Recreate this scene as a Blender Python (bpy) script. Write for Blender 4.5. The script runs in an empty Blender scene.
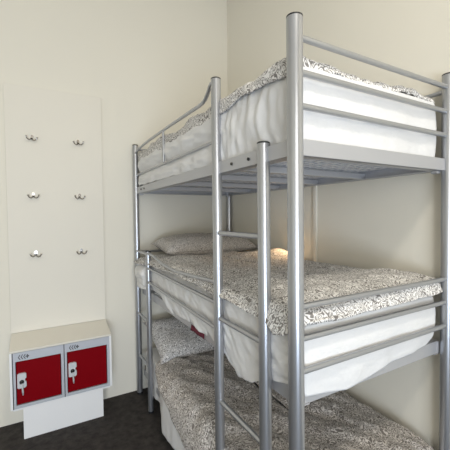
import bpy, bmesh, math, random
from mathutils import Vector, noise
random.seed(4)
S = bpy.context.scene
COL = S.collection
PI = math.pi

# ------------------------------------------------------------------ materials
def mat(name, base, rough=.6, metal=0., bump=None, emit=None, spec=None):
    m = bpy.data.materials.new(name); m.use_nodes = True
    nt = m.node_tree; b = nt.nodes['Principled BSDF']
    b.inputs['Base Color'].default_value = (*base, 1)
    b.inputs['Roughness'].default_value = rough
    b.inputs['Metallic'].default_value = metal
    if spec is not None: b.inputs['Specular IOR Level'].default_value = spec
    if emit:
        b.inputs['Emission Color'].default_value = (*emit[0], 1); b.inputs['Emission Strength'].default_value = emit[1]
    if bump:
        scale, strength, dist = bump
        tc = nt.nodes.new('ShaderNodeTexCoord'); n = nt.nodes.new('ShaderNodeTexNoise'); bp = nt.nodes.new('ShaderNodeBump')
        n.inputs['Scale'].default_value = scale; n.inputs['Detail'].default_value = 4
        bp.inputs['Strength'].default_value = strength; bp.inputs['Distance'].default_value = dist
        nt.links.new(tc.outputs['Object'], n.inputs['Vector']); nt.links.new(n.outputs['Fac'], bp.inputs['Height'])
        nt.links.new(bp.outputs['Normal'], b.inputs['Normal'])
    return m

def mottled(name, c1, c2, scale, rough=.9, bump=.3, dist=.004):
    m = mat(name, c1, rough); nt = m.node_tree; b = nt.nodes['Principled BSDF']
    tc = nt.nodes.new('ShaderNodeTexCoord'); n = nt.nodes.new('ShaderNodeTexNoise')
    n.inputs['Scale'].default_value = scale; n.inputs['Detail'].default_value = 6; n.inputs['Roughness'].default_value = .7
    r = nt.nodes.new('ShaderNodeValToRGB')
    r.color_ramp.elements[0].position = .35; r.color_ramp.elements[1].position = .68
    r.color_ramp.elements[0].color = (*c1, 1); r.color_ramp.elements[1].color = (*c2, 1)
    bp = nt.nodes.new('ShaderNodeBump'); bp.inputs['Strength'].default_value = bump; bp.inputs['Distance'].default_value = dist
    nt.links.new(tc.outputs['Object'], n.inputs['Vector']); nt.links.new(n.outputs['Fac'], r.inputs['Fac'])
    nt.links.new(r.outputs['Color'], b.inputs['Base Color']); nt.links.new(n.outputs['Fac'], bp.inputs['Height'])
    nt.links.new(bp.outputs['Normal'], b.inputs['Normal'])
    return m

def scroll_cloth(name, light, dark, scale=34., bands=8., cut=.3):
    """printed cotton: meandering dark scroll lines on a pale ground (contour lines of a noise field)"""
    m = mat(name, light, .85); nt = m.node_tree; b = nt.nodes['Principled BSDF']; N = nt.nodes; L = nt.links
    tc = N.new('ShaderNodeTexCoord')
    n = N.new('ShaderNodeTexNoise'); n.inputs['Scale'].default_value = scale; n.inputs['Detail'].default_value = 1.2
    n.inputs['Distortion'].default_value = .6
    L.new(tc.outputs['Object'], n.inputs['Vector'])
    mu = N.new('ShaderNodeMath'); mu.operation = 'MULTIPLY'; mu.inputs[1].default_value = bands * 2 * PI
    L.new(n.outputs['Fac'], mu.inputs[0])
    s = N.new('ShaderNodeMath'); s.operation = 'SINE'; L.new(mu.outputs[0], s.inputs[0])
    # each line is broken here and there by a second, finer field
    n2 = N.new('ShaderNodeTexVoronoi'); n2.inputs['Scale'].default_value = scale * 3.5; L.new(tc.outputs['Object'], n2.inputs['Vector'])
    ad = N.new('ShaderNodeMath'); ad.operation = 'MULTIPLY_ADD'; ad.inputs[1].default_value = .9; ad.inputs[2].default_value = -.4
    L.new(n2.outputs['Distance'], ad.inputs[0])
    su = N.new('ShaderNodeMath'); su.operation = 'ADD'; L.new(s.outputs[0], su.inputs[0]); L.new(ad.outputs[0], su.inputs[1])
    r = N.new('ShaderNodeMapRange'); r.inputs['From Min'].default_value = cut - .3; r.inputs['From Max'].default_value = cut + .3
    L.new(su.outputs[0], r.inputs['Value'])
    mx = N.new('ShaderNodeMix'); mx.data_type = 'RGBA'
    mx.inputs[6].default_value = (*light, 1); mx.inputs[7].default_value = (*dark, 1)
    L.new(r.outputs[0], mx.inputs[0]); L.new(mx.outputs[2], b.inputs['Base Color'])
    w = N.new('ShaderNodeTexNoise'); w.inputs['Scale'].default_value = 30; w.inputs['Detail'].default_value = 4
    L.new(tc.outputs['Object'], w.inputs['Vector'])
    bp = N.new('ShaderNodeBump'); bp.inputs['Strength'].default_value = .35; bp.inputs['Distance'].default_value = .01
    L.new(w.outputs['Fac'], bp.inputs['Height']); L.new(bp.outputs['Normal'], b.inputs['Normal'])
    return m

M = {}
M['wall'] = mat('cream_wall_paint', (.79, .755, .665), .75, bump=(60, .08, .002))
M['ceiling'] = mat('ceiling_paint', (.85, .83, .79), .8)
M['board'] = mat('cream_board_paint', (.775, .738, .655), .55, bump=(40, .05, .002))
M['white'] = mat('white_board', (.86, .86, .87), .45)
M['silver'] = mat('silver_painted_steel', (.44, .45, .475), .30, .8, bump=(300, .04, .0005))
M['frame'] = mat('silver_frame_steel', (.50, .505, .53), .45, .5)
M['black'] = mat('black_plastic', (.015, .015, .017), .4)
M['dark'] = mat('dark_screw', (.03, .03, .03), .4, .5)
M['sheet'] = mat('white_cotton', (.75, .745, .745), .85, bump=(22, .35, .012))
M['print'] = scroll_cloth('scroll_print_cotton', (.80, .78, .76), (.22, .205, .195))
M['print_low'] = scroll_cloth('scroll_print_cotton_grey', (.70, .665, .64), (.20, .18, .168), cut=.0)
M['pillowprint'] = scroll_cloth('scroll_print_pillow', (.70, .67, .64), (.34, .315, .30), scale=40)
M['pillowlow'] = scroll_cloth('scroll_print_pillow_small', (.80, .78, .77), (.27, .255, .25), scale=32, cut=.3)
M['carpet'] = mottled('charcoal_carpet', (.016, .0135, .0125), (.05, .043, .039), 18)
M['lockergrey'] = mat('grey_locker_steel', (.50, .52, .57), .4, .1)
M['red'] = mat('red_locker_paint', (.205, .0004, .004), .5, spec=.06)
M['lockplate'] = mat('pale_grey_lock', (.62, .63, .66), .4, .1)
M['chrome'] = mat('chrome', (.42, .40, .38), .2, 1.)
M['maroon'] = mat('maroon_fabric', (.13, .012, .03), .8)
M['bulb'] = mat('warm_bulb', (1, .8, .5), .5, emit=((1., .62, .3), 14.))
M['glass'] = mat('window_glass', (.9, .95, 1), .05); M['glass'].node_tree.nodes['Principled BSDF'].inputs['Transmission Weight'].default_value = 1

# ------------------------------------------------------------------ mesh helpers
def link(name, bm, m, parent=None, smooth=False, mats=None):
    me = bpy.data.meshes.new(name); bmesh.ops.recalc_face_normals(bm, faces=bm.faces); bm.to_mesh(me); bm.free()
    for mm in (mats or [m]): me.materials.append(mm)
    if smooth:
        for p in me.polygons: p.use_smooth = True
    o = bpy.data.objects.new(name, me); COL.objects.link(o)
    if parent: o.parent = parent
    return o
def thing(name, label, cat, group=None, loc=(0, 0, 0)):
    o = bpy.data.objects.new(name, None); COL.objects.link(o); o.location = loc; o.empty_display_size = .1
    return tag(o, label, cat, group)
def tag(o, label, cat, group=None, kind=None):
    o['label'] = label; o['category'] = cat
    if group: o['group'] = group
    if kind: o['kind'] = kind
    return o
def box(bm, x0, x1, y0, y1, z0, z1, bevel=0, seg=2):
    v = [bm.verts.new((x, y, z)) for x in (x0, x1) for y in (y0, y1) for z in (z0, z1)]
    f = [bm.faces.new([v[i] for i in q]) for q in ((0, 1, 3, 2), (4, 6, 7, 5), (0, 4, 5, 1), (2, 3, 7, 6), (0, 2, 6, 4), (1, 5, 7, 3))]
    if bevel:
        ed = list({e for g in f for e in g.edges})
        bmesh.ops.bevel(bm, geom=ed, offset=bevel, segments=seg, affect='EDGES', profile=.5)
def tube(bm, pts, r, n=16, cap=True):
    pts = [Vector(p) for p in pts]; rings = []
    up = None
    for i, p in enumerate(pts):
        if i == 0: t = pts[1] - p
        elif i == len(pts) - 1: t = p - pts[-2]
        else: t = (pts[i + 1] - p).normalized() + (p - pts[i - 1]).normalized()
        t.normalize()
        if up is None:
            up = Vector((0, 0, 1)) if abs(t.z) < .9 else Vector((0, 1, 0))
        a = up - t * up.dot(t); a.normalize(); b = t.cross(a); up = a
        rr = r[i] if isinstance(r, (list, tuple)) else r
        rings.append([bm.verts.new(p + (a * math.cos(2 * PI * k / n) + b * math.sin(2 * PI * k / n)) * rr) for k in range(n)])
    for A, B in zip(rings, rings[1:]):
        for k in range(n): bm.faces.new((A[k], A[(k + 1) % n], B[(k + 1) % n], B[k]))
    if cap: bm.faces.new(rings[0][::-1]); bm.faces.new(rings[-1])
def tube_obj(name, pts, r, m, parent, n=16):
    bm = bmesh.new(); tube(bm, pts, r, n); o = link(name, bm, m, parent, True)
    md = o.modifiers.new('edge', 'EDGE_SPLIT'); md.split_angle = math.radians(50)
    return o
def box_obj(name, dims, m, parent=None, bevel=0):
    bm = bmesh.new(); box(bm, *dims, bevel=bevel); return link(name, bm, m, parent)
def prism(bm, poly, f0, f1):
    """poly: 2-D outline; f0,f1 map (a,b) to 3-D for both end caps"""
    A = [bm.verts.new(f0(*p)) for p in poly]; B = [bm.verts.new(f1(*p)) for p in poly]
    n = len(poly); bm.faces.new(A); bm.faces.new(B[::-1])
    for i in range(n): bm.faces.new((A[i], A[(i + 1) % n], B[(i + 1) % n], B[i]))
def lerp_tab(tab, t):
    if t <= tab[0][0]: return tab[0][1]
    for (a, va), (b, vb) in zip(tab, tab[1:]):
        if t <= b: return va + (vb - va) * (t - a) / (b - a)
    return tab[-1][1]
def nz(x, y, z=0., s=1.): return noise.noise(Vector((x * s, y * s, z * s)))

# ------------------------------------------------------------------ the room
XW, YW = .945, 2.055          # right wall and locker wall
XL, YF, H = -3.2, -3.2, 3.75
def struct(o, kind='structure'): o['kind'] = kind; return o
struct(box_obj('floor', (XL - .1, XW + .1, YF - .1, YW + .1, -.1, 0), M['carpet']))
struct(box_obj('ceiling', (XL - .1, XW + .1, YF - .1, YW + .1, H, H + .1), M['ceiling']))
struct(box_obj('wall_back', (XL - .1, XW + .1, YW, YW + .1, 0, H), M['wall']))
struct(box_obj('wall_right', (XW, XW + .1, YF, YW, 0, H), M['wall']))
struct(box_obj('wall_left', (XL - .1, XL, YF, YW, 0, H), M['wall']))
WX0, WX1, WZ0, WZ1 = -2.2, -.3, .10, 3.0
WZM = 1.05
bm = bmesh.new()
box(bm, XL, WX0, YF - .1, YF, 0, H); box(bm, WX1, XW, YF - .1, YF, 0, H)
box(bm, WX0, WX1, YF - .1, YF, 0, WZ0); box(bm, WX0, WX1, YF - .1, YF, WZ1, H)
struct(link('wall_front', bm, M['wall']))
bm = bmesh.new(); t = .05
box(bm, WX0, WX0 + t, YF - .08, YF - .03, WZ0, WZ1); box(bm, WX1 - t, WX1, YF - .08, YF - .03, WZ0, WZ1)
box(bm, WX0, WX1, YF - .08, YF - .03, WZ0, WZ0 + t); box(bm, WX0, WX1, YF - .08, YF - .03, WZ1 - t, WZ1); box(bm, WX0, WX1, YF - .08, YF - .0, WZM - .04, WZM + .04)
struct(link('window_1', bm, M['white']))

# ------------------------------------------------------------------ hook board, lockers and their casing
o = box_obj('hook_board', (-.925, -.262, 2.033, YW - .001, .681, 2.50), M['board'], bevel=.002)
tag(o, 'tall flat cream board on the wall carrying six coat hooks above the red lockers', 'board')

CF = 1.80                       # front plane of the casing
CX0, CX1, CZ0, CZ1 = -.922, -.264, .225, .628
cas = thing('locker_casing', 'cream and white boxed casing with sloping top and recessed plinth around two red lockers', 'casing', loc=(-.59, 1.93, 0))
def at(parent, o): 
    o.location = tuple(-c for c in parent.location); return o
bm = bmesh.new()
prism(bm, [(CF, CZ1), (2.033, .68), (2.033, .665), (CF, CZ1 - .013)], lambda a, b: (CX0, a, b), lambda a, b: (CX1, a, b))
at(cas, link('sloping_top', bm, M['board'], cas))
for xa, xb in ((CX0, CX0 + .014), (CX1 - .014, CX1)):
    bm = bmesh.new()
    prism(bm, [(CF, CZ0), (CF, CZ1 - .013), (2.033, .665), (2.033, CZ0)], lambda a, b: (xa, a, b), lambda a, b: (xb, a, b))
    at(cas, link('side_panel', bm, M['white'], cas))
at(cas, box_obj('bottom_panel', (CX0 + .014, CX1 - .014, CF + .01, 2.033, CZ0 - .012, CZ0 + .002), M['white'], cas))
o = at(cas, box_obj('plinth', (-.851, -.329, 1.812, YW - .001, 0, CZ0 - .012), M['white'], cas, bevel=.0015)); o['label'] = 'plain white plinth board under the lockers'

def locker(x0, label):
    w = .3135; x1 = x0 + w; z0, z1 = CZ0 + .004, CZ1 - .016; y = CF + .002
    t = thing('locker', label, 'locker', 'red door lockers in the white casing', (x0 + w / 2, 1.9, z0))
    def P(o): return at(t, o)
    fr = .022; top = .06
    bm = bmesh.new()
    box(bm, x0, x0 + fr - .004, y, 2.02, z0, z1); box(bm, x1 - fr + .004, x1, y, 2.02, z0, z1)
    box(bm, x0 + fr - .004, x1 - fr + .004, y, 2.02, z0, z0 + fr)
    box(bm, x0 + fr - .004, x1 - fr + .004, y, 2.02, z1 - top, z1)
    box(bm, x0, x1, 2.0, 2.02, z0, z1)
    P(link('body', bm, M['lockergrey'], t))
    d = P(box_obj('door', (x0 + fr, x1 - fr, y + .003, y + .016, z0 + fr + .004, z1 - top - .004), M['red'], t, bevel=.003)); d['label'] = 'bright red door'
    # dark seam on both sides of the body
    P(box_obj('edge_seam', (x0 - .0012, x0 + .004, y - .001, y + .02, z0, z1), M['black'], t))
    # lock plate with a notched right side
    lx, lz = x0 + .053, z0 + .19
    out = [(-.026, -.045), (-.026, .045), (-.018, .052), (.018, .052), (.027, .044), (.027, .018), (.019, .010), (.019, -.002), (.027, -.012), (.027, -.042), (.018, -.050), (-.018, -.050)]
    bm = bmesh.new(); yy = y + .003
    prism(bm, [(lx + a, lz + b) for a, b in out], lambda a, b: (a, yy - .014, b), lambda a, b: (a, yy, b))
    lk = P(link('lock_plate', bm, M['lockplate'], t))
    bm = bmesh.new(); tube(bm, [(lx, yy - .022, lz - .006), (lx, yy - .010, lz - .006)], .0135, 16)
    c = link('lock_cylinder', bm, M['black'], lk, True)
    bm = bmesh.new(); kz = lz - .012
    tube(bm, [(lx + .002, yy - .026, kz), (lx + .003, yy - .024, kz - .028), (lx + .005, yy - .02, kz - .06), (lx + .006, yy - .02, kz - .085)], [.003, .0045, .006, .004], 8)
    k = link('key_tag', bm, M['lockplate'], lk, True)
    # vent mark on the head strip: three chevrons and a diamond
    bm = bmesh.new(); mx, mz = x0 + .034, z1 - .032; ym = y
    for i in range(3):
        cx = mx + i * .0155
        for s in (-1, 1):
            prism(bm, [(cx, mz), (cx + .010, mz + s * .016), (cx + .0155, mz + s * .016), (cx + .005, mz)], lambda a, b: (a, ym - .001, b), lambda a, b: (a, ym + .001, b))
    cx = mx + .055
    for (dx, dz) in ((0, .0075), (0, -.0075), (-.0075, 0), (.0075, 0), (0, 0)):
        prism(bm, [(cx + dx - .0045, mz + dz), (cx + dx, mz + dz + .006), (cx + dx + .0045, mz + dz), (cx + dx, mz + dz - .006)], lambda a, b: (a, ym - .001, b), lambda a, b: (a, ym + .001, b))
    v = P(link('vent_mark', bm, M['black'], t))
    return t
locker(CX0 + .0155, 'left red door locker in the white casing, farther from the bed')
locker(CX0 + .0155 + .3145, 'right red door locker in the white casing, nearer the bed')

HG = 'double coat hooks on the cream board'
def hook(x, z, label, tilt=0.):
    t = thing('coat_hook', label, 'coat hook', HG, (x, 2.033, z)); t.rotation_euler = (0, tilt, 0)
    bm = bmesh.new()
    prism(bm, [(.010 * math.cos(a), .014 * math.sin(a) + .014) for a in [2 * PI * k / 16 for k in range(16)]],
          lambda a, b: (a, -.005, b), lambda a, b: (a, 0, b))
    link('back_plate', bm, M['chrome'], t)
    for s in (-1, 1):
        bm = bmesh.new()
        tube(bm, [(s * .003, -.004, .002), (s * .007, -.016, -.010), (s * .017, -.028, -.016), (s * .028, -.036, -.010), (s * .034, -.038, .002), (s * .036, -.038, .009)],
             [.005, .0048, .0042, .004, .005, .0062], 10)
        link('prong', bm, M['chrome'], t, True)
    bm = bmesh.new(); tube(bm, [(0, -.007, .018), (0, -.004, .018)], .003, 8); link('screw', bm, M['dark'], t)
for x, z, l, r in ((-.758, 2.117, 'top left chrome double coat hook on the cream board', .12), (-.442, 2.112, 'top right chrome double coat hook on the cream board', -.06),
                (-.757, 1.690, 'middle left chrome double coat hook on the cream board', 0), (-.441, 1.688, 'middle right chrome double coat hook on the cream board', .05),
                (-.752, 1.252, 'bottom left chrome double coat hook, above the left red locker', .08), (-.437, 1.252, 'bottom right chrome double coat hook, above the right red locker', 0)):
    hook(x, z, l, r)

# ------------------------------------------------------------------ the bunk bed
L, W = 2.0, .914
HT = 2.159; R = .0262; RL = .0228
YL, YR, YQ = .536, .172, 1.676
bed = thing('triple_bunk_bed', 'tall silver tubular steel triple bunk bed standing against the right wall', 'bunk bed', loc=(0, 0, 0))
def post(name, x, y, h, r, lab=None):
    o = tube_obj(name, [(x, y, .012), (x, y, h - .004)], r, M['silver'], bed, 28)
    bm = bmesh.new(); tube(bm, [(x, y, h - .006), (x, y, h - .001), (x, y, h + .002)], [r * 1.01, r * 1.01, r * .8], 24)
    link('end_cap', bm, M['black'], o)
    bm = bmesh.new(); tube(bm, [(x, y, 0), (x, y, .014)], r * 1.08, 24); link('foot_cap', bm, M['black'], o)
    return o
post('corner_post', 0, L, 2.135, .0235); post('corner_post', 0, 0, HT, R); post('corner_post', W, 0, HT, R); post('corner_post', W, L, 2.135, .0235)
post('ladder_post', 0, YL, HT, RL); post('ladder_post', 0, YR, 1.795, .0238)
post('ladder_post', 0, YQ, 1.262, .0205)

ZT, ZM, ZLW = (1.722, 1.776), (.868, .926), (.16, .21)
for z0, z1 in (ZT, ZM, ZLW):
    ins = 0 if z0 == ZT[0] else .032
    for x, s in ((.012 + ins, 1), (W - .012, -1)):
        bm = bmesh.new()       # angle profile: upright flange plus inward foot
        box(bm, x - .011, x + .006, R, L - .024, z0, z1, .002)
        box(bm, min(x, x + s * .04), max(x, x + s * .04), R, L - .024, z0, z0 + .004)
        sr = link('side_rail', bm, M['frame'], bed)
        if s == 1:
            for y in ((.27, .40, 1.75, 1.84) if ins == 0 else ()):
                bm = bmesh.new(); tube(bm, [(x - .0165, y, (z0 + z1) / 2), (x - .010, y, (z0 + z1) / 2)], .0065, 12)
                link('bolt', bm, M['dark'], sr)
    for y, s in ((.010 + ins, 1), (L - .010, -1)):
        bm = bmesh.new(); box(bm, .02 + ins, W - .02, y - .010, y + .008, z0, z1, .002)
        box(bm, .02 + ins, W - .02, min(y, y + s * .04), max(y, y + s * .04), z0, z0 + .004)
        link('end_rail', bm, M['frame'], bed)
    for y in (.44, .80, 1.2, 1.6):
        box_obj('cross_support', (.02 + ins, W - .02, y - .018, y + .018, z0 + .004, z0 + .034), M['frame'], bed, .003)
    # welded mesh deck
    bm = bmesh.new(); zz = z0 + .037
    k = .07
    while k < L - .03: box(bm, .02 + ins, W - .02, k, k + .0035, zz, zz + .0035); k += .052
    k = .05
    while k < W - .03: box(bm, k, k + .0035, .02 + ins * 1.5, L - .02, zz + .0035, zz + .007); k += .05
    link('mesh_deck', bm, M['frame'], bed)
    # corner brackets
    for cx, cy in ((0, 0), (W, 0), (0, L), (W, L)):
        sx = 1 if cx == 0 else -1; sy = 1 if cy == 0 else -1
        bm = bmesh.new(); i_ = ins if cx == 0 else 0; j_ = ins if cy == 0 else 0
        xa, xb = sorted((cx + sx * .02 + i_, cx + sx * .05 + i_)); ya, yb = sorted((cy + sy * .02 + j_, cy + sy * .05 + j_))
        box(bm, xa, xb, ya, yb, z0 - .012, z1 - .006, .003); link('corner_bracket', bm, M['frame'], bed)

RR = .0105
def bar(name, pts, r=RR, label=None):
    o = tube_obj(name, pts, r, M['silver'], bed, 14)
    if label: o['label'] = label
    return o
for z in (2.098, 1.988, 1.881, 1.225, 1.118, 1.008): bar('foot_rail', [(R * .8, 0, z), (W - R * .8, 0, z)])
for z in (2.098, 1.988, 1.225, 1.118): bar('head_rail', [(R * .8, L, z), (W - R * .8, L, z)])
bar('wall_guard_rail', [(W, .02, 2.085), (W, L - .02, 2.085)], .010)
# top guard rail: sweeps up into the ladder post
bar('guard_rail', [(0, L - .02, 2.066), (0, 1.9, 2.084), (0, 1.6, 2.093), (0, 1.2, 2.093), (0, .72, 2.087), (0, .675, 2.090), (0, .645, 2.100), (0, .615, 2.122), (0, .595, 2.142), (-.002, .575, 2.150)], .0095)
bar('guard_rail', [(.004, L - .02, 1.877), (.004, YL + .02, 1.877)], .008)
bar('picket', [(0, 1.28, 1.884), (0, 1.28, 2.086)], .0085)
# middle guard rails between the short head ladder and the tall ladder
bar('guard_rail', [(-.004, YQ - .012, 1.243), (-.004, 1.60, 1.243), (-.004, 1.52, 1.236), (-.004, 1.35, 1.209), (-.004, 1.2, 1.196), (-.004, 1.08, 1.191), (-.004, .8, 1.203), (-.004, YL + .015, 1.217)], .0095)
bar('guard_rail', [(-.004, YQ - .012, 1.130), (-.004, YL + .015, 1.117)], .0095)
bar('guard_rail', [(-.004, YQ - .012, 1.022), (-.004, YL + .015, .996)], .0095)
for z in (1.448, 1.05, .657): bar('rung', [(0, YR + .015, z), (0, YL - .015, z)], .0115)
for z in (.705, .346): bar('rung', [(0, YQ + .012, z), (0, L - .015, z)], .0105)
for z in (1.235,): bar('rung', [(0, YQ + .01, z), (0, L - .015, z)], .0105)

# ------------------------------------------------------------------ bedding
def perimeter(x0, x1, y0, y1, rc, n):
    """points round a rounded rectangle, with outward normals"""
    segs = []
    cs = [(x1 - rc, y0 + rc, -PI / 2), (x1 - rc, y1 - rc, 0), (x0 + rc, y1 - rc, PI / 2), (x0 + rc, y0 + rc, PI)]
    raw = []
    for i, (cx, cy, a) in enumerate(cs):
        for k in range(9):
            t = a + PI / 2 * k / 8; raw.append((Vector((cx + rc * math.cos(t), cy + rc * math.sin(t))), Vector((math.cos(t), math.sin(t)))))
    raw.append(raw[0])
    d = [0]
    for a, b in zip(raw, raw[1:]): d.append(d[-1] + (b[0] - a[0]).length)
    out = []; j = 0
    for i in range(n):
        t = d[-1] * i / n
        while d[j + 1] < t: j += 1
        f = (t - d[j]) / max(d[j + 1] - d[j], 1e-9)
        out.append((raw[j][0].lerp(raw[j + 1][0], f), raw[j][1].lerp(raw[j + 1][1], f).normalized()))
    return out

def slab(name, x0, x1, y0, y1, z0, z1, m, parent=None, rc=.05, re=.035):
    bm = bmesh.new(); n = 120; P = perimeter(x0, x1, y0, y1, rc, n); rings = []
    prof = [(-.05, z0), (-.01, z0)] 
    pr = [(re * (1 - math.sin(a)), z0 + re * (1 - math.cos(a))) for a in [PI / 2 * k / 4 for k in range(5)]]
    prt = [(re * (1 - math.cos(a)), z1 - re + re * math.sin(a)) for a in [PI / 2 * k / 4 for k in range(5)]]
    for off, z in pr + prt: rings.append([bm.verts.new((p.x - nn.x * off, p.y - nn.y * off, z)) for p, nn in P])
    for A, B in zip(rings, rings[1:]):
        for k in range(n): bm.faces.new((A[k], A[(k + 1) % n], B[(k + 1) % n], B[k]))
    bm.faces.new(rings[0][::-1]); bm.faces.new(rings[-1])
    return link(name, bm, m, parent, True)

def drape(name, m, x0, x1, y0, y1, ztop, hgt, hem, out, re=.04, rc=.06, n=420, rings=46, skirt=22, thick=.006, parent=None, edge=None):
    """cloth lying on a bed: top surface + skirt going down to hem(x,y,normal) with folds out(x,y,t,normal)"""
    bm = bmesh.new(); P = perimeter(x0, x1, y0, y1, rc, n); rows = []
    cx, hw = (x0 + x1) / 2, (x1 - x0) / 2
    for i in range(1, rings + 1):
        f = 1 - (1 - i / rings) ** 1.0
        row = []
        for p, nn in P:
            # centre line along y
            cy = min(max(p.y, y0 + hw), y1 - hw)
            c = Vector((cx, cy)); q = c.lerp(Vector((p.x - nn.x * re * 1.0, p.y - nn.y * re)), f)
            row.append(bm.verts.new((q.x, q.y, ztop + hgt(q.x, q.y))))
        rows.append(row)
    for j in range(1, 6):
        a = PI / 2 * j / 5; row = []
        for p, nn in P:
            o_ = out(p.x, p.y, 0., nn) * math.sin(a)
            q = Vector((p.x - nn.x * re * (1 - math.sin(a)), p.y - nn.y * re * (1 - math.sin(a)))) + nn * o_
            zt = ztop + hgt(p.x - nn.x * re, p.y - nn.y * re)
            row.append(bm.verts.new((q.x, q.y, zt - re * (1 - math.cos(a)))))
        rows.append(row)
    for j in range(1, skirt + 1):
        t = j / skirt; row = []
        for p, nn in P:
            zt = ztop + hgt(p.x - nn.x * re, p.y - nn.y * re) - re
            zb = min(hem(p.x, p.y, nn), zt - .004)
            q = p + nn * out(p.x, p.y, t, nn)
            row.append(bm.verts.new((q.x, q.y, zt + (zb - zt) * t)))
        rows.append(row)
    for A, B in zip(rows, rows[1:]):
        for k in range(n): bm.faces.new((A[k], A[(k + 1) % n], B[(k + 1) % n], B[k]))
    bmesh.ops.remove_doubles(bm, verts=bm.verts, dist=.0004)
    # close the middle seam
    o = link(name, bm, m, parent, True)
    # normals must point up
    me = o.data
    up = sum(p.normal.z * p.area for p in me.polygons)
    if up < 0: me.flip_normals()
    sd = o.modifiers.new('thick', 'SOLIDIFY'); sd.thickness = thick; sd.offset = -1
    return o

MAT_G = 'white mattresses of the triple bunk'; DUV_G = 'scroll print duvets'; PIL_G = 'scroll print pillows'; SH_G = 'white sheets on the bunks'

# ---- top bunk
tag(slab('mattress', .035, .890, .03, 1.965, 1.765, 2.0, M['sheet']), 'white mattress of the topmost bunk, lying on its steel frame', 'mattress', MAT_G)
def fold(x, y, s, amp, seed):     # vertical pleats following the edge
    return amp * (nz(x * 3 + seed, y * 3, seed, 3.1) + .5 * nz(x * 9, y * 9 + seed, seed, 1.7))
def t_h(x, y):
    return .012 * nz(x, y, 1.3, 6) + .006 * nz(x, y, 4.3, 17)
def t_out(x, y, t, nn):
    o = fold(x, y, 0, .006 * (.3 + t), 2.)
    if nn.x < -.5:
        z = 1.98 - .2 * t
        b = .008 + .026 * math.sin(min(t / .5, 1) * PI) if t < .5 else .004 + .028 * math.sin((t - .5) / .5 * PI * .8)
        w = min(max((y - .50) / .1, 0), 1)
        flare = .014 * math.sin(t * PI) + .016 * nz((y - .3) * (26 - 9 * t), t * 1.4, 7.) * (.15 + t * (1.1 - .5 * t)) + .008 * nz(y * 30, t * 3, 2.)
        b += .010 * nz(y * 7, t * 9 + y * 3, 4.) + .004 * nz(y * 16, t * 18, 6.)
        o += b * w * .9 + flare * (1 - w)
    elif nn.y < -.5: o += .008 * math.sin(t * PI)
    return o * .9 - .004
def t_hem(x, y, nn):
    if nn.x < -.5: return lerp_tab([(.03, 1.782), (.25, 1.778), (.42, 1.772), (.5, 1.77), (2., 1.785)], y) + .010 * nz(y * 11, 0, 3.)
    if nn.y < -.5: return lerp_tab([(0, 1.775), (.08, 1.778), (.12, 1.777), (.16, 1.768), (.3, 1.760), (.5, 1.757), (.75, 1.757), (.87, 1.78)], x) + .002 * nz(x * 14, 1, 3.)
    return 1.79
tag(drape('sheet', M['sheet'], .022, .896, .022, 1.972, 2.038, lambda x, y: .4 * t_h(x, y), t_hem, t_out, re=.018, n=640, skirt=34),
    'white sheet tucked around the topmost bunk mattress', 'sheet', SH_G)
def td_h(x, y):
    e = min(x - .02, .88 - x, y - .02, 1.97 - y); e = max(0, min(1, e / .10))
    return .030 * e + .024 * nz(x, y, 9.1, 7) + .010 * nz(x, y, 2.7, 19) + .016 * e * nz(x, y, 5.5, 3)
def td_hem(x, y, nn):
    if nn.x < -.5: return lerp_tab([(.02, 1.998), (.1, 2.000), (.33, 2.010), (.5, 1.992), (.8, 1.985), (1.3, 1.985), (2, 1.98)], y) + .010 * nz(y * 7, 1, 8.)
    if nn.y < -.5: return lerp_tab([(.0, 2.000), (.12, 2.01), (.25, 2.04), (.9, 2.05)], x) + .004 * nz(x * 12, 0, 1.)
    return 2.0
tag(drape('duvet', M['print'], .010, .902, .032, 1.978, 2.058, td_h, td_hem, lambda x, y, t, nn: .004 + .006 * nz(x * 9, y * 9, t), re=.03, skirt=8, thick=.008),
    'crumpled scroll print duvet on the topmost bunk', 'duvet', DUV_G)

# ---- middle bunk
tag(slab('mattress', .035, .890, .03, 1.965, .935, 1.125, M['sheet']), 'white mattress of the middle bunk under a low hanging sheet', 'mattress', MAT_G)
def m_hem(x, y, nn):
    if nn.x < -.4: return lerp_tab([(.02, .945), (.10, .925), (.2, .90), (.3, .835), (.42, .812), (.5, .85), (.56, .895), (.63, .885), (.75, .898), (.9, .904), (1.05, .905), (1.24, .885), (1.36, .925), (1.6, .985), (1.72, .955), (2., .935)], y) + .006 * nz(y * 11, 0, 3.)
    if nn.y < -.4: return lerp_tab([(.0, .90), (.07, .900), (.26, .872), (.4, .885), (.53, .906), (.69, .916), (.80, .930), (.86, .97), (.9, 1.02)], x) + .002 * nz(x * 12, 0, 3.)
    return .96
def m_out(x, y, t, nn):
    o = fold(x, y, 0, .006 * (.3 + t), 5.)
    if nn.x < -.5:
        o += -.002 + .008 * math.sin(t * PI) + .014 * t * nz(y * 8 + 3 * t, t * 3, 3.) + .007 * nz(y * 22 + 5 * t, t * 6, 3.)
        w = min(max((y - 1.70) / .06, 0), 1)
        o += w * .062 * math.sin(min(1, t * 1.3 + .30) * PI * .72)
    elif nn.y < -.5: o += .010 * math.sin(t * PI) + .002 + .004 * nz(x * 5, t * 5, 1.)
    return min(o, .08) - .004
tag(drape('sheet', M['sheet'], .022, .896, .022, 1.985, 1.155, lambda x, y: .5 * t_h(x, y), m_hem, m_out, re=.03, n=640, skirt=36),
    'white sheet of the middle bunk, hanging loose below the frame beside the ladder', 'sheet', SH_G)
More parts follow.
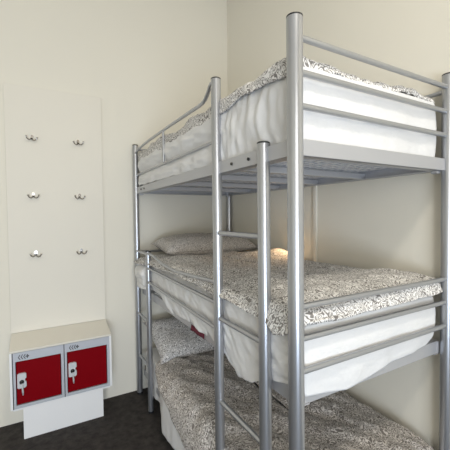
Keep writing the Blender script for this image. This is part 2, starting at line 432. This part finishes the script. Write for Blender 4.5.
def md_h(x, y):
    e = min(x - .02, .88 - x, y - .02, 1.97 - y); e = max(0, min(1, e / .14))
    w = .026 * math.exp(-((y - .12) / .16) ** 2) * (x > .3) * min(1, (x - .3) / .4) if x > .3 else 0
    return .028 * e + .020 * nz(x, y, 3.1, 5) + .008 * nz(x, y, 6.7, 15) + w + .066 * math.exp(-((x - .86) / .16) ** 2 - ((y - 1.18) / .2) ** 2) - .022 * min(max((y - 1.4) / .3, 0), 1) + .012 * nz(x, y, 1.5, 2.4)
def md_hem(x, y, nn):
    if nn.x < -.4: return lerp_tab([(.02, 1.150), (.06, 1.115), (.11, 1.105), (.15, 1.135), (.26, 1.140), (.4, 1.158), (.48, 1.162), (.6, 1.175), (.9, 1.165), (1.2, 1.175), (1.5, 1.205), (1.7, 1.18), (2, 1.15)], y)
    if nn.y < -.4: return lerp_tab([(0, 1.172), (.1, 1.176), (.16, 1.168), (.22, 1.158), (.35, 1.162), (.6, 1.164), (.88, 1.172)], x) + .004 * nz(x * 14, 0, 4.)
    return 1.17
tag(drape('duvet', M['print'], .006, .902, .006, 1.985, 1.205, md_h, md_hem, lambda x, y, t, nn: .006 + .008 * nz(x * 7, y * 7, t) + (.034 * min(max((y - 1.71) / .06, 0), 1) * (nn.x < -.3) * min(1, .3 + t)) + (.012 * t if nn.y < -.5 or nn.x < -.5 else 0), re=.03, skirt=12, thick=.012),
    'scroll print duvet on the middle bunk, spread flat with a wavy hem', 'duvet', DUV_G)
# maroon cloth strip showing below the sheet
bm = bmesh.new()
for i in range(2): pass
def strip(bm):
    n = 14; A = []
    for i in range(n + 1):
        y = .76 + .17 * i / n; zt, zb = .899, .869 + .002 * math.sin(i * .8)
        A.append([bm.verts.new((.028 + .001 * math.sin(i), y, zt)), bm.verts.new((.026 + .001 * math.sin(i * 1.3), y, zb)),
                  bm.verts.new((.030 + .001 * math.sin(i * 1.3), y, zb)), bm.verts.new((.032 + .001 * math.sin(i), y, zt))])
    for a, b in zip(A, A[1:]):
        for k in range(4): bm.faces.new((a[k], a[(k + 1) % 4], b[(k + 1) % 4], b[k]))
    bm.faces.new(A[0]); bm.faces.new(A[-1][::-1])
strip(bm)
tag(link('blanket_strip', bm, M['maroon'], None, True), 'narrow maroon cloth strip showing below the middle bunk sheet', 'cloth')

# ---- bottom bunk
tag(slab('mattress', .035, .890, .03, 1.965, .205, .375, M['sheet']), 'white mattress of the bottom bunk, near the floor', 'mattress', MAT_G)
def l_hem(x, y, nn):
    if nn.x < -.4: return lerp_tab([(.02, .10), (1.1, .085), (1.3, .06), (1.42, .10), (1.55, .12), (1.74, .095), (1.93, .12), (2, .2)], y) + .006 * nz(y * 8, 0, 2.)
    return .15
def l_out(x, y, t, nn):
    o = fold(x, y, 0, .006 * (.3 + t), 9.)
    if nn.x < -.5:
        w = min(max((1.56 - y) / .25, 0), 1)
        o += w * (.012 + .042 * (1 - math.exp(-4 * t))) - .012 * (1 - w)
    return o
tag(drape('sheet', M['sheet'], .022, .896, .022, 1.972, .392, lambda x, y: .5 * t_h(x, y), l_hem, l_out, re=.03, skirt=22),
    'pale sheet of the bottom bunk, hanging almost to the carpet', 'sheet', SH_G)
def ld_h(x, y):
    e = min(x - .02, .88 - x, y - .02, 1.60 - y); e = max(0, min(1, e / .16))
    return .012 * e + .020 * nz(x, y, 8.1, 5) + .022 * nz(x + .5 * y, y * .35, 6.7, 13) + .006 * nz(x, y, .7, 26) + .012 * nz(x, y, 1.9, 2.4)
def ld_hem(x, y, nn):
    if nn.x < -.4: return lerp_tab([(.02, .20), (.83, .235), (1.06, .285), (1.2, .34), (1.38, .36), (1.6, .37)], y) + .008 * nz(y * 9, 0, 2.)
    return .25
def ld_out(x, y, t, nn):
    o = .006 + fold(x, y, 0, .004, 3.)
    if nn.x < -.5:
        w = min(max((1.56 - y) / .25, 0), 1); tt = t * .6
        o += w * (.016 + .042 * (1 - math.exp(-4 * tt)))
    return o
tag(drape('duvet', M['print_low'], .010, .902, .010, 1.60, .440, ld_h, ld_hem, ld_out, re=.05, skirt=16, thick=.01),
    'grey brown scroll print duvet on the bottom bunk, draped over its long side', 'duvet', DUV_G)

# ---- pillows
def pillow(name, w, d, h, m, loc, rot, label, seed, pinch=1.):
    """w across the bed, d along it, h thick; soft corners that pinch to points"""
    bm = bmesh.new(); nu, nv = 40, 28; top = []; bot = []
    for j in range(nv + 1):
        rt, rb = [], []
        for i in range(nu + 1):
            u, v = i / nu * 2 - 1, j / nv * 2 - 1
            pu, pv = 1 - .07 * (1 - v * v) * abs(u) ** 3 * 0 , 1
            x = w / 2 * u * (1 - .07 * (1 - abs(v)) ** 1 * 0 - .05 * (1 - (1 - v * v)) * 0)
            # sides draw inwards between the corners
            x = w / 2 * u * (1 - .06 * (1 - v ** 4)) ; y = d / 2 * v * (1 - .08 * (1 - u ** 4))
            f = max(0, (1 - u ** 4)) ** .42 * max(0, (1 - v ** 4)) ** .5
            wr = .010 * nz(u * 3, v * 3, seed) + .006 * nz(u * 8, v * 8, seed + 3)
            zt = h * .62 * f + wr * f; zb = -h * .38 * f
            e = .003 if (abs(u) == 1 or abs(v) == 1) else 0
            rt.append(bm.verts.new((x, y, zt + .0)))
            rb.append(rt[-1] if (i in (0, nu) or j in (0, nv)) else bm.verts.new((x, y, zb)))
        top.append(rt); bot.append(rb)
    for j in range(nv):
        for i in range(nu):
            bm.faces.new((top[j][i], top[j][i + 1], top[j + 1][i + 1], top[j + 1][i]))
            bm.faces.new((bot[j][i], bot[j + 1][i], bot[j + 1][i + 1], bot[j][i + 1]))
    o = link(name, bm, m, None, True); o.location = loc; o.rotation_euler = rot
    # raised seam round the edge
    bm = bmesh.new(); pts = []
    for i in range(nu): pts.append((i / nu * 2 - 1, -1))
    for j in range(nv): pts.append((1, j / nv * 2 - 1))
    for i in range(nu): pts.append((1 - i / nu * 2, 1))
    for j in range(nv): pts.append((-1, 1 - j / nv * 2))
    pts.append(pts[0])
    tube(bm, [(w / 2 * u * (1 - .06 * (1 - v ** 4)), d / 2 * v * (1 - .08 * (1 - u ** 4)), 0) for u, v in pts], .004, 6, False)
    link('seam', bm, m, o, True)
    tag(o, label, 'pillow', PIL_G); return o
pillow('pillow', .80, .46, .155, M['pillowprint'], (.51, 1.74, 1.272), (math.radians(4), 0, math.radians(-3)), 'plump scroll print pillow at the wall end of the middle bunk', 2.)
pillow('pillow', .74, .50, .12, M['pillowlow'], (.40, 1.725, .535), (math.radians(20), 0, math.radians(0)), 'pale dotted pillow at the wall end of the bottom bunk', 5.)

# ------------------------------------------------------------------ conduit and reading lamp on the right wall
o = box_obj('cable_trunking', (XW - .016, XW, .842, .872, 1.10, 2.0), M['board'], None, .003)
tag(o, 'cream vertical cable trunking on the right wall above the middle bunk', 'trunking')
lamp = thing('reading_lamp', 'small lit reading lamp on the right wall, mostly hidden behind the nearest bed post', 'lamp', loc=(XW, 1.035, 1.445))
bm = bmesh.new(); tube(bm, [(0, 0, 0), (-.015, 0, 0)], .022, 20); link('wall_plate', bm, M['white'], lamp)
bm = bmesh.new(); tube(bm, [(-.012, 0, 0), (-.03, 0, .006), (-.044, 0, -.002)], .005, 10); link('arm', bm, M['white'], lamp, True)
bm = bmesh.new(); tube(bm, [(-.042, 0, .004), (-.044, 0, -.012), (-.05, 0, -.035)], [.009, .016, .021], 20, cap=False); link('shade', bm, M['white'], lamp, True)
bm = bmesh.new(); bmesh.ops.create_uvsphere(bm, u_segments=16, v_segments=10, radius=.012)
b_ = link('bulb', bm, M['bulb'], lamp, True); b_.location = (-.048, 0, -.028)

# ------------------------------------------------------------------ lights
def area(name, loc, rot, sx, sy, e, c, vis=True):
    l = bpy.data.lights.new(name, 'AREA'); l.shape = 'RECTANGLE'; l.size = sx; l.size_y = sy; l.energy = e; l.color = c
    o = bpy.data.objects.new(name, l); COL.objects.link(o); o.location = loc; o.rotation_euler = rot; return o
area('lower_window_daylight', ((WX0 + WX1) / 2, YF - .02, (WZ0 + WZM) / 2), (PI / 2, 0, 0), WX1 - WX0 - .1, WZM - WZ0 - .1, 112, (.72, .84, 1.))
area('upper_window_daylight', ((WX0 + WX1) / 2, YF - .02, (WZM + WZ1) / 2), (PI / 2, 0, 0), WX1 - WX0 - .1, WZ1 - WZM - .1, 62, (1., .97, .90))
# ceiling lamp
cl = thing('ceiling_lamp', 'round white ceiling lamp in the middle of the room', 'lamp', loc=(-.2, -1.3, H))
bm = bmesh.new(); tube(bm, [(0, 0, 0), (0, 0, -.03)], .2, 40); link('base', bm, M['white'], cl)
bm = bmesh.new(); tube(bm, [(0, 0, -.03), (0, 0, -.06), (0, 0, -.085)], [.185, .17, .08], 40)
link('diffuser', bm, mat('lamp_diffuser', (1, .95, .88), .5, emit=((1., .87, .70), 1.)), cl, True)
l = bpy.data.lights.new('ceiling_glow', 'AREA'); l.shape = 'DISK'; l.size = .38; l.energy = 42; l.color = (1., .93, .80)
o = bpy.data.objects.new('ceiling_glow', l); COL.objects.link(o); o.location = (-.2, -1.3, H - .09)
l = bpy.data.lights.new('reading_glow', 'SPOT'); l.energy = 3.6; l.color = (1., .66, .36); l.spot_size = math.radians(120); l.spot_blend = .6; l.shadow_soft_size = .015
o = bpy.data.objects.new('reading_glow', l); COL.objects.link(o); o.location = (XW - .055, 1.04, 1.40); o.rotation_euler = (0, math.radians(38), 0)

w = bpy.data.worlds.new('World'); S.world = w; w.use_nodes = True
w.node_tree.nodes['Background'].inputs[0].default_value = (.8, .9, 1, 1); w.node_tree.nodes['Background'].inputs[1].default_value = .3

# ------------------------------------------------------------------ camera
cam = bpy.data.cameras.new('camera'); co = bpy.data.objects.new('camera', cam); COL.objects.link(co)
cam.sensor_width = 36; cam.lens = 328.4146 / 450 * 36; cam.clip_start = .02
yaw, pitch, roll = [math.radians(a) for a in (29.4237, -1.6551, -.6609)]
F = Vector((math.sin(yaw) * math.cos(pitch), math.cos(yaw) * math.cos(pitch), math.sin(pitch)))
Rt = Vector((math.cos(yaw), -math.sin(yaw), 0)); U = Rt.cross(F)
R2 = Rt * math.cos(roll) + U * math.sin(roll); U2 = -Rt * math.sin(roll) + U * math.cos(roll)
from mathutils import Matrix
m3 = Matrix((R2, U2, -F)).transposed()
co.matrix_world = Matrix.Translation((-.72093, -.81338, 1.52862)) @ m3.to_4x4()
S.camera = co
S.view_settings.view_transform = 'Standard'; S.view_settings.look = 'None'; S.view_settings.gamma = 1
S.view_settings.exposure = -0.42; S.view_settings.use_curve_mapping = False
